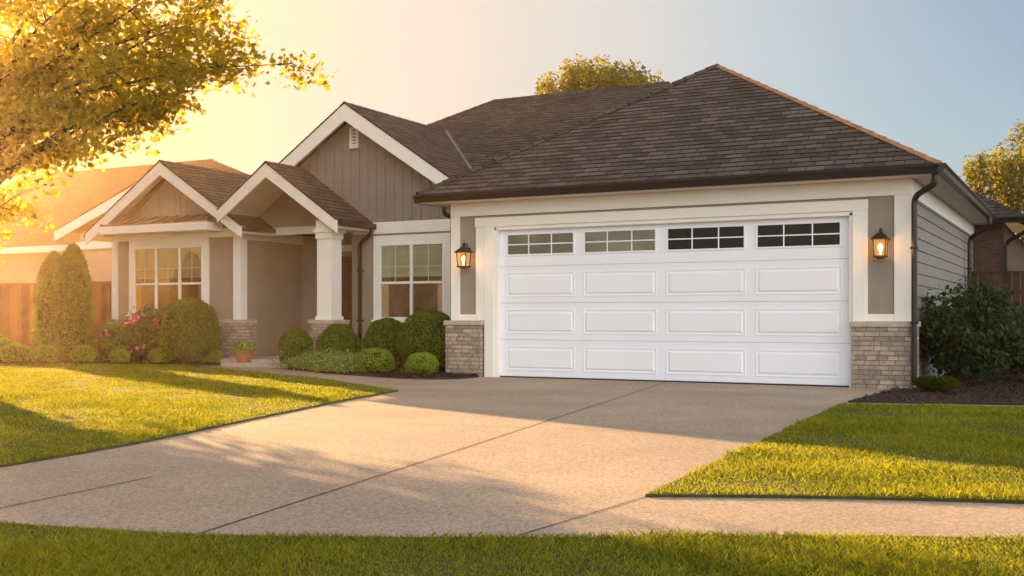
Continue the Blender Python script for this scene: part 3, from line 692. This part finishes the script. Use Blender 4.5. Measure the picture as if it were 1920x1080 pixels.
shrub('boxwood_bush',-15.98,16.4,.05,.60,.56,1.34,11000,.042,'boxwood','large round clipped boxwood in front of bay window',group=R)
shrub('boxwood_bush',-10.30,16.35,.04,.56,.52,1.07,10000,.042,'boxwood','large round clipped boxwood beside brick pier',group=R)
shrub('boxwood_bush',-11.60,16.95,.04,.46,.42,.92,7500,.042,'boxwood','round clipped boxwood under the window',group=R)
shrub('boxwood_bush',-12.52,16.7,.04,.43,.38,.80,6500,.042,'boxwood','round clipped boxwood beside porch column',group=R)
shrub('boxwood_bush',-13.32,16.42,.04,.34,.32,.74,5500,.042,'boxwood','round clipped boxwood beside porch step',group=R)
L='small bright green mounded shrubs'
for x,y,r,h in ((-10.75,15.35,.33,.42),(-9.72,15.2,.27,.37)):
    shrub('mound_shrub',x,y,.04,r,r,h,4500,.035,'lime','small bright green mounded shrub in dark mulch',group=L)
for x,y,r,h in ((-15.72,16.72,.25,.3),(-16.6,16.25,.26,.32),(-17.5,16.0,.22,.28),(-18.1,15.6,.26,.36),(-18.75,15.2,.3,.36),(-19.5,15.1,.34,.4),(-20.2,15.3,.36,.5),(-20.9,15.6,.4,.62)):
    shrub('mound_shrub',x,y,.05,r,r*.9,h,2800,.035,'lime','small green mounded shrub at lawn edge',group=L)
shrub('rose_bush',-17.2,16.6,.05,.78,.52,1.08,5600,.06,'roseleaf','leafy rose bush with pink blossoms under window',jit=.16,flowers=('pink',40,.07))
shrub('rose_bush',-17.9,16.3,.05,.55,.42,.76,3200,.06,'boxwood','low leafy rose bush with a few pink blossoms',jit=.18,flowers=('pink',12,.06))
pts=catmull([(-11.15,15.35),(-11.8,15.66),(-12.5,16.0),(-13.1,16.28)],8)
gs=[];fl=[]
def tuft(xx,yy,rr,n,k):
    d=norm(rng.normal(size=(n,3))); d[:,2]=np.abs(d[:,2]); p=np.array([xx,yy,.05])+d*np.array([rr,rr,rr*1.35])*rng.uniform(.6,1.3,n)[:,None]
    gs.append(leaves(p,d+rng.normal(size=(n,3))*.7,.045*rng.uniform(.6,1.3,n)))
    dd=norm(rng.normal(size=(k,3))+np.array([0,-.6,1.0])); pp=np.array([xx,yy,.06])+dd*rr*1.35; fl.append(leaves(pp,dd,.035*np.ones(k)))
for (x,y) in pts:
    for q in range(3): tuft(x+random.gauss(0,.12),y+random.uniform(-.2,.3),random.uniform(.09,.24),200,5)
for q in range(9): tuft(random.uniform(-11.2,-10.9),random.uniform(15.7,16.3),random.uniform(.1,.17),170,4)
for q in range(7): tuft(random.uniform(-10.2,-9.8),random.uniform(15.5,15.8),random.uniform(.08,.13),140,3)
polymesh('ground_cover',[(np.concatenate(gs),0),(np.concatenate(fl),1)],['cover','whitefl'],label='low leafy ground cover with pale blossoms along the walkway',category='ground cover',kind='stuff')
def loose(name,x,y,h,r,n,mat,label,ls=.07,z0=.03,q=34):
    tr=B(); cl=[]
    for i in range(q):
        a=random.uniform(0,2*math.pi); e=random.uniform(.1,1.0); R_=r*math.sin(math.acos(1-e))*random.uniform(.75,1.12)
        tip=Vector((x+R_*math.cos(a),y+R_*math.sin(a),z0+h*(.25+.75*(1-(R_/r)**2*.7))*random.uniform(.75,1.05)))
        p0=Vector((x,y,z0)); m=(p0+tip)/2+Vector((0,0,.12)); tr.tube([p0,m,tip],[.012,.009,.004],5)
        k=n//q; t=rng.uniform(.25,1.05,k)[:,None]
        a0=np.array(p0);a1=np.array(m);a2=np.array(tip); c=a0*(1-t)**2+a1*2*t*(1-t)+a2*t*t+rng.normal(size=(k,3))*.085
        c[:,2]=np.maximum(c[:,2],z0+.05); cl.append(c)
    c=np.concatenate(cl); o=polymesh(name,[(leaves(c,rng.normal(size=c.shape)+np.array([0,0,.7]),ls*rng.uniform(.6,1.3,len(c)),DIAM*np.array([1.1,1.2,1])),0)],[mat],None,label,'bush',org=(x,y,z0))
    make(tr,'stem',['bark'],o); return o
loose('leafy_shrub',-1.62,16.75,1.55,.76,14000,'darkleaf','dark green leafy shrub beside gray siding wall',q=56)
loose('leafy_shrub',-.55,17.9,1.05,.8,6000,'darkleaf','dark green low shrub in front of dark fence')
loose('leafy_shrub',-1.2,20.3,1.3,.7,4000,'darkleaf','dark green shrub beside gray siding wall near fence')
n=420; th=rng.uniform(0,2*np.pi,n); ln=rng.uniform(.14,.28,n); w_=.006
base=np.stack([-1.78+rng.normal(0,.04,n),15.05+rng.normal(0,.04,n),np.full(n,.03)],1); dr_=np.stack([np.cos(th),np.sin(th),np.zeros(n)],1); sd=np.stack([-np.sin(th)*w_,np.cos(th)*w_,np.zeros(n)],1)
mid=base+dr_*(ln*.45)[:,None]+np.stack([0*ln,0*ln,ln*.75],1); tip=base+dr_*ln[:,None]+np.stack([0*ln,0*ln,ln*.45],1)
polymesh('grassy_plant',[(np.stack([base-sd,base+sd,mid+sd,tip,mid-sd],1),0)],['boxwood'],label='small grassy plant in dark mulch beside downspout',category='plant')
PP=empty('potted_plant',(-14.82,16.68,.016),'terracotta pot with small yellow flowers beside porch step','potted plant')
b=B(); b.lathe((-14.82,16.68,.085),[(.13,0),(.185,.2),(.205,.2),(.21,.25),(.19,.25),(.17,.21)],22); make(b,'pot',['pot'],PP)
n=900; d=norm(rng.normal(size=(n,3))); d[:,2]=np.abs(d[:,2]); p=np.array([-14.82,16.68,.32])+d*np.array([.28,.28,.2])*rng.uniform(.5,1,n)[:,None]
polymesh('foliage',[(leaves(p,d+rng.normal(size=(n,3))*.5,.045*np.ones(n)),0),(leaves(p[:60]+np.array([0,-.02,.03]),d[:60],.04*np.ones(60)),1)],['lime','whitefl'],PP)
b=B(); x,y=-14.85,19.1
b.box(x-.09,x+.09,y-.09,y+.09,.15,.19); b.box(x-.08,x+.08,y-.08,y+.08,.6,.64); b.box(x-.05,x+.05,y-.05,y+.05,.64,.7)
for sx in (-1,1):
    for sy in (-1,1): b.box(x+sx*.075-.01,x+sx*.075+.01,y+sy*.075-.01,y+sy*.075+.01,.19,.6)
b.lathe((x,y,.19),[(.04,0),(.04,.2),(.01,.2)],12)
make(b,'floor_lantern',['black'],label='tall dark metal lantern standing by the entry door',category='lantern')

# ---------------------------------------------------------------- trees
def tree(name,base,forks,targets,mat,label,leaf,T,nl,clumps,sig,r0=.3,twig=1.0):
    O=empty(name,base,label,'tree')
    b=B(); base=Vector(base); fork=Vector(forks)
    b.tube([base+Vector((0,0,-.1)),base+Vector((0,0,.25)),base.lerp(fork,.5)+Vector((.04,-.03,0)),fork],[r0*1.5,r0*1.05,r0*.9,r0*.75],12)
    make(b,'trunk',['bark'],O,smooth=True)
    b=B(); cc=[]
    for tg in targets:
        tg=Vector(tg); st=base.lerp(fork,random.uniform(.75,1.0)); d=tg-st; L_=d.length
        pts=[];n=7
        off=Vector((random.uniform(-.1,.1),random.uniform(-.1,.1),random.uniform(.1,.2)))*L_
        for i in range(n+1):
            t=i/n; pts.append(st+d*t+off*(4*t*(1-t))*.6+Vector([random.uniform(-.03,.03)*L_*.5*min(1,t*3) for _ in range(3)]))
        rb=r0*.19*min(1.2,L_/5); b.tube(pts,[rb*(1-t/n*.93) for t in range(n+1)],7)
        for k in range(clumps):
            t=random.uniform(.4,1.0) if k>2 else random.uniform(.9,1.0); i=min(int(t*n),n-1); p=pts[i].lerp(pts[i+1],t*n-i)
            dd=Vector((random.gauss(0,1),random.gauss(0,1),random.gauss(0,.6))).normalized()*random.uniform(.3,1.05)*twig*(.6 if k<=2 else 1)
            e=p+dd; mid=p+dd*.5+Vector((0,0,.08)); b.tube([p,mid,e],[.012,.008,.003],5)
            for f in (.5,.75,1.0):
                q=p+dd*f; cc.append(q)
    make(b,'limb',['bark'],O)
    C=np.array([tuple(c) for c in cc]); w=rng.uniform(.15,1,len(C)); C=np.repeat(C,(w*nl).astype(int)+2,axis=0)
    C=C+np.clip(rng.normal(size=C.shape),-1.5,1.5)*np.array(sig)
    nn=rng.normal(size=C.shape)*.8+np.array([0,-.2,.6])
    polymesh('crown',[(leaves(C,nn,leaf*rng.uniform(.6,1.2,len(C)),T),0)],[mat],O)
tg=[(-9.9,11.9,4.5),(-10.5,11.9,4.7),(-10.9,11.9,5.0),(-11.3,11.87,5.3),(-11.0,11.45,4.2),(-12.3,11.75,5.5),(-12.0,11,4.5),(-12.0,11.5,4.0),(-13.05,11.2,5.1),(-13.3,11.2,4.1),(-14.2,11.1,4.7),(-14.9,11.4,3.5),(-15.2,11.5,2.7),
    (-12.9,11.4,6.0),(-11.6,11.8,5.9),(-14.4,11.0,5.7),(-15.7,11.0,3.1),(-13.9,12.4,5.5),(-13.2,12.6,4.9),(-13.8,10.2,6.6),(-15.2,11.8,4.1),(-11.9,11.3,3.8),(-10.9,12.1,5.7),
    (-16.4,11.0,2.5),(-16.3,10.3,2.6),(-16.9,9.7,2.4),(-16.0,9.2,2.9),(-16.6,10.6,3.0),  # low limbs out of view, added to shade the near driveway
    (-15,13,7.5),(-19,10,7),(-21,12,6),(-18,15,7),(-17,8.5,6.5),(-17.5,11.5,9),(-20,14,8),(-15,9,8),(-13,12,8),(-21.5,9.5,5)]
tree('maple_tree',(-17.7,11.5,0),(-17.3,11.5,2.6),tg,'maple','large maple tree with sunlit golden green leaves over lawn',.095,MAPL,46,11,(.19,.19,.13),.3)
def up_tree(x,y,z0,zt,r,label,n=26,cl=9):
    t=[]
    for i in range(n):
        a=random.uniform(0,2*math.pi); q=math.sqrt(random.uniform(.02,1))*r; t.append((x+q*math.cos(a),y+q*math.sin(a),zt-(q/r)**2*(zt-z0)*.22-random.uniform(0,.45)*(zt-z0)))
    t.append((x,y,zt-.2)); tree('ash_tree',(x,y,0),(x,y,z0),t,'ashleaf',label,.14,DIAM,24,cl,(.12,.12,.22),.2,.6)
up_tree(-13.8,32.2,5.5,9.2,2.3,'feathery yellow green tree behind the roof',60)
up_tree(-2.1,41.6,3.5,7.6,2.0,'feathery green tree behind the fence')
up_tree(0.5,44,3,7.0,2.0,'feathery green tree behind the fence')

# ---------------------------------------------------------------- atmosphere: hazy air inside a large sky dome
SKYR=70
m,nt,out=mat_new('hazy_air')
pv=nd(nt,'ShaderNodeVolumeScatter',i_Density=.0016,i_Anisotropy=.88); pv.inputs[0].default_value=(1,.68,.36,1); lk(nt,pv.outputs[0],out.inputs['Volume'])
M['air']=m
b=B(); vs=[];nu,nv=32,12
for i in range(nv+1):
    for j in range(nu):
        e=-.02+(math.pi/2-.02+.0)*i/nv; vs.append((SKYR*math.cos(e)*math.cos(2*math.pi*j/nu),SKYR*math.cos(e)*math.sin(2*math.pi*j/nu),SKYR*.6*math.sin(e)))
fs=[(i*nu+j,i*nu+(j+1)%nu,(i+1)*nu+(j+1)%nu,(i+1)*nu+j) for i in range(nv) for j in range(nu)]+[tuple(range(nu-1,-1,-1)),tuple(nv*nu+j for j in range(nu))]
b.add(vs,fs); make(b,'sky',['air'],kind='structure')

# ---------------------------------------------------------------- light
w=bpy.data.worlds.new('World'); sc.world=w; w.use_nodes=True; nt=w.node_tree
for n in list(nt.nodes): nt.nodes.remove(n)
out=nt.nodes.new('ShaderNodeOutputWorld')
sky=nt.nodes.new('ShaderNodeTexSky'); sky.sky_type='NISHITA'; sky.sun_disc=False; sky.sun_elevation=math.radians(SUN_EL); sky.sun_rotation=math.radians(-SUN_AZ)
sky.air_density=1.0; sky.dust_density=1.2; sky.ozone_density=2.0
bg=nd(nt,'ShaderNodeBackground',i_Strength=.145); lk(nt,sky.outputs[0],bg.inputs[0])
tc=nt.nodes.new('ShaderNodeTexCoord')
nz=nd(nt,'ShaderNodeVectorMath',operation='NORMALIZE'); lk(nt,tc.outputs['Generated'],nz.inputs[0])
dt=nd(nt,'ShaderNodeVectorMath',operation='DOT_PRODUCT'); lk(nt,nz.outputs[0],dt.inputs[0]); dt.inputs[1].default_value=S
# golden sunset glow replaces the white-hot part of the sky around the low sun
gcol=ramp(nt,dt.outputs['Value'],[(.45,(.42,.55,.64)),(.66,(.58,.68,.72)),(.79,(.74,.75,.72)),(.89,(.84,.79,.70)),(.945,(.93,.78,.58)),(.98,(1,.66,.30)),(1,(1.0,.58,.18))])
gbg=nd(nt,'ShaderNodeBackground',i_Strength=.93); lk(nt,gcol,gbg.inputs[0])
mr=nd(nt,'ShaderNodeMapRange',interpolation_type='SMOOTHSTEP',i_0=dt.outputs['Value'],i_1=.45,i_2=.82,i_3=0.0,i_4=1.0)
mxs=nt.nodes.new('ShaderNodeMixShader'); lk(nt,mr.outputs[0],mxs.inputs[0]); lk(nt,bg.outputs[0],mxs.inputs[1]); lk(nt,gbg.outputs[0],mxs.inputs[2])
bb=nd(nt,'ShaderNodeMath',operation='MULTIPLY_ADD',i_0=dt.outputs['Value'],i_1=-.5,i_2=.5)
bp=nd(nt,'ShaderNodeMath',operation='POWER',i_0=bb.outputs[0],i_1=3.0)
fill_glow=nd(nt,'ShaderNodeBackground'); fill_glow.inputs[0].default_value=(1,.89,.78,1); lk(nt,nd(nt,'ShaderNodeMath',operation='MULTIPLY',i_0=bp.outputs[0],i_1=3.4).outputs[0],fill_glow.inputs[1])  # glow added opposite the sun to brighten the shaded fronts
a3=nt.nodes.new('ShaderNodeAddShader')
lk(nt,mxs.outputs[0],a3.inputs[0]);lk(nt,fill_glow.outputs[0],a3.inputs[1]);lk(nt,a3.outputs[0],out.inputs[0])
sl=bpy.data.lights.new('sun','SUN'); sl.energy=22.0; sl.angle=math.radians(.5); sl.color=(1,.58,.25)
so=bpy.data.objects.new('sun',sl); COL.objects.link(so); so.rotation_euler=S.to_track_quat('Z','Y').to_euler(); so.location=(-20,20,20)
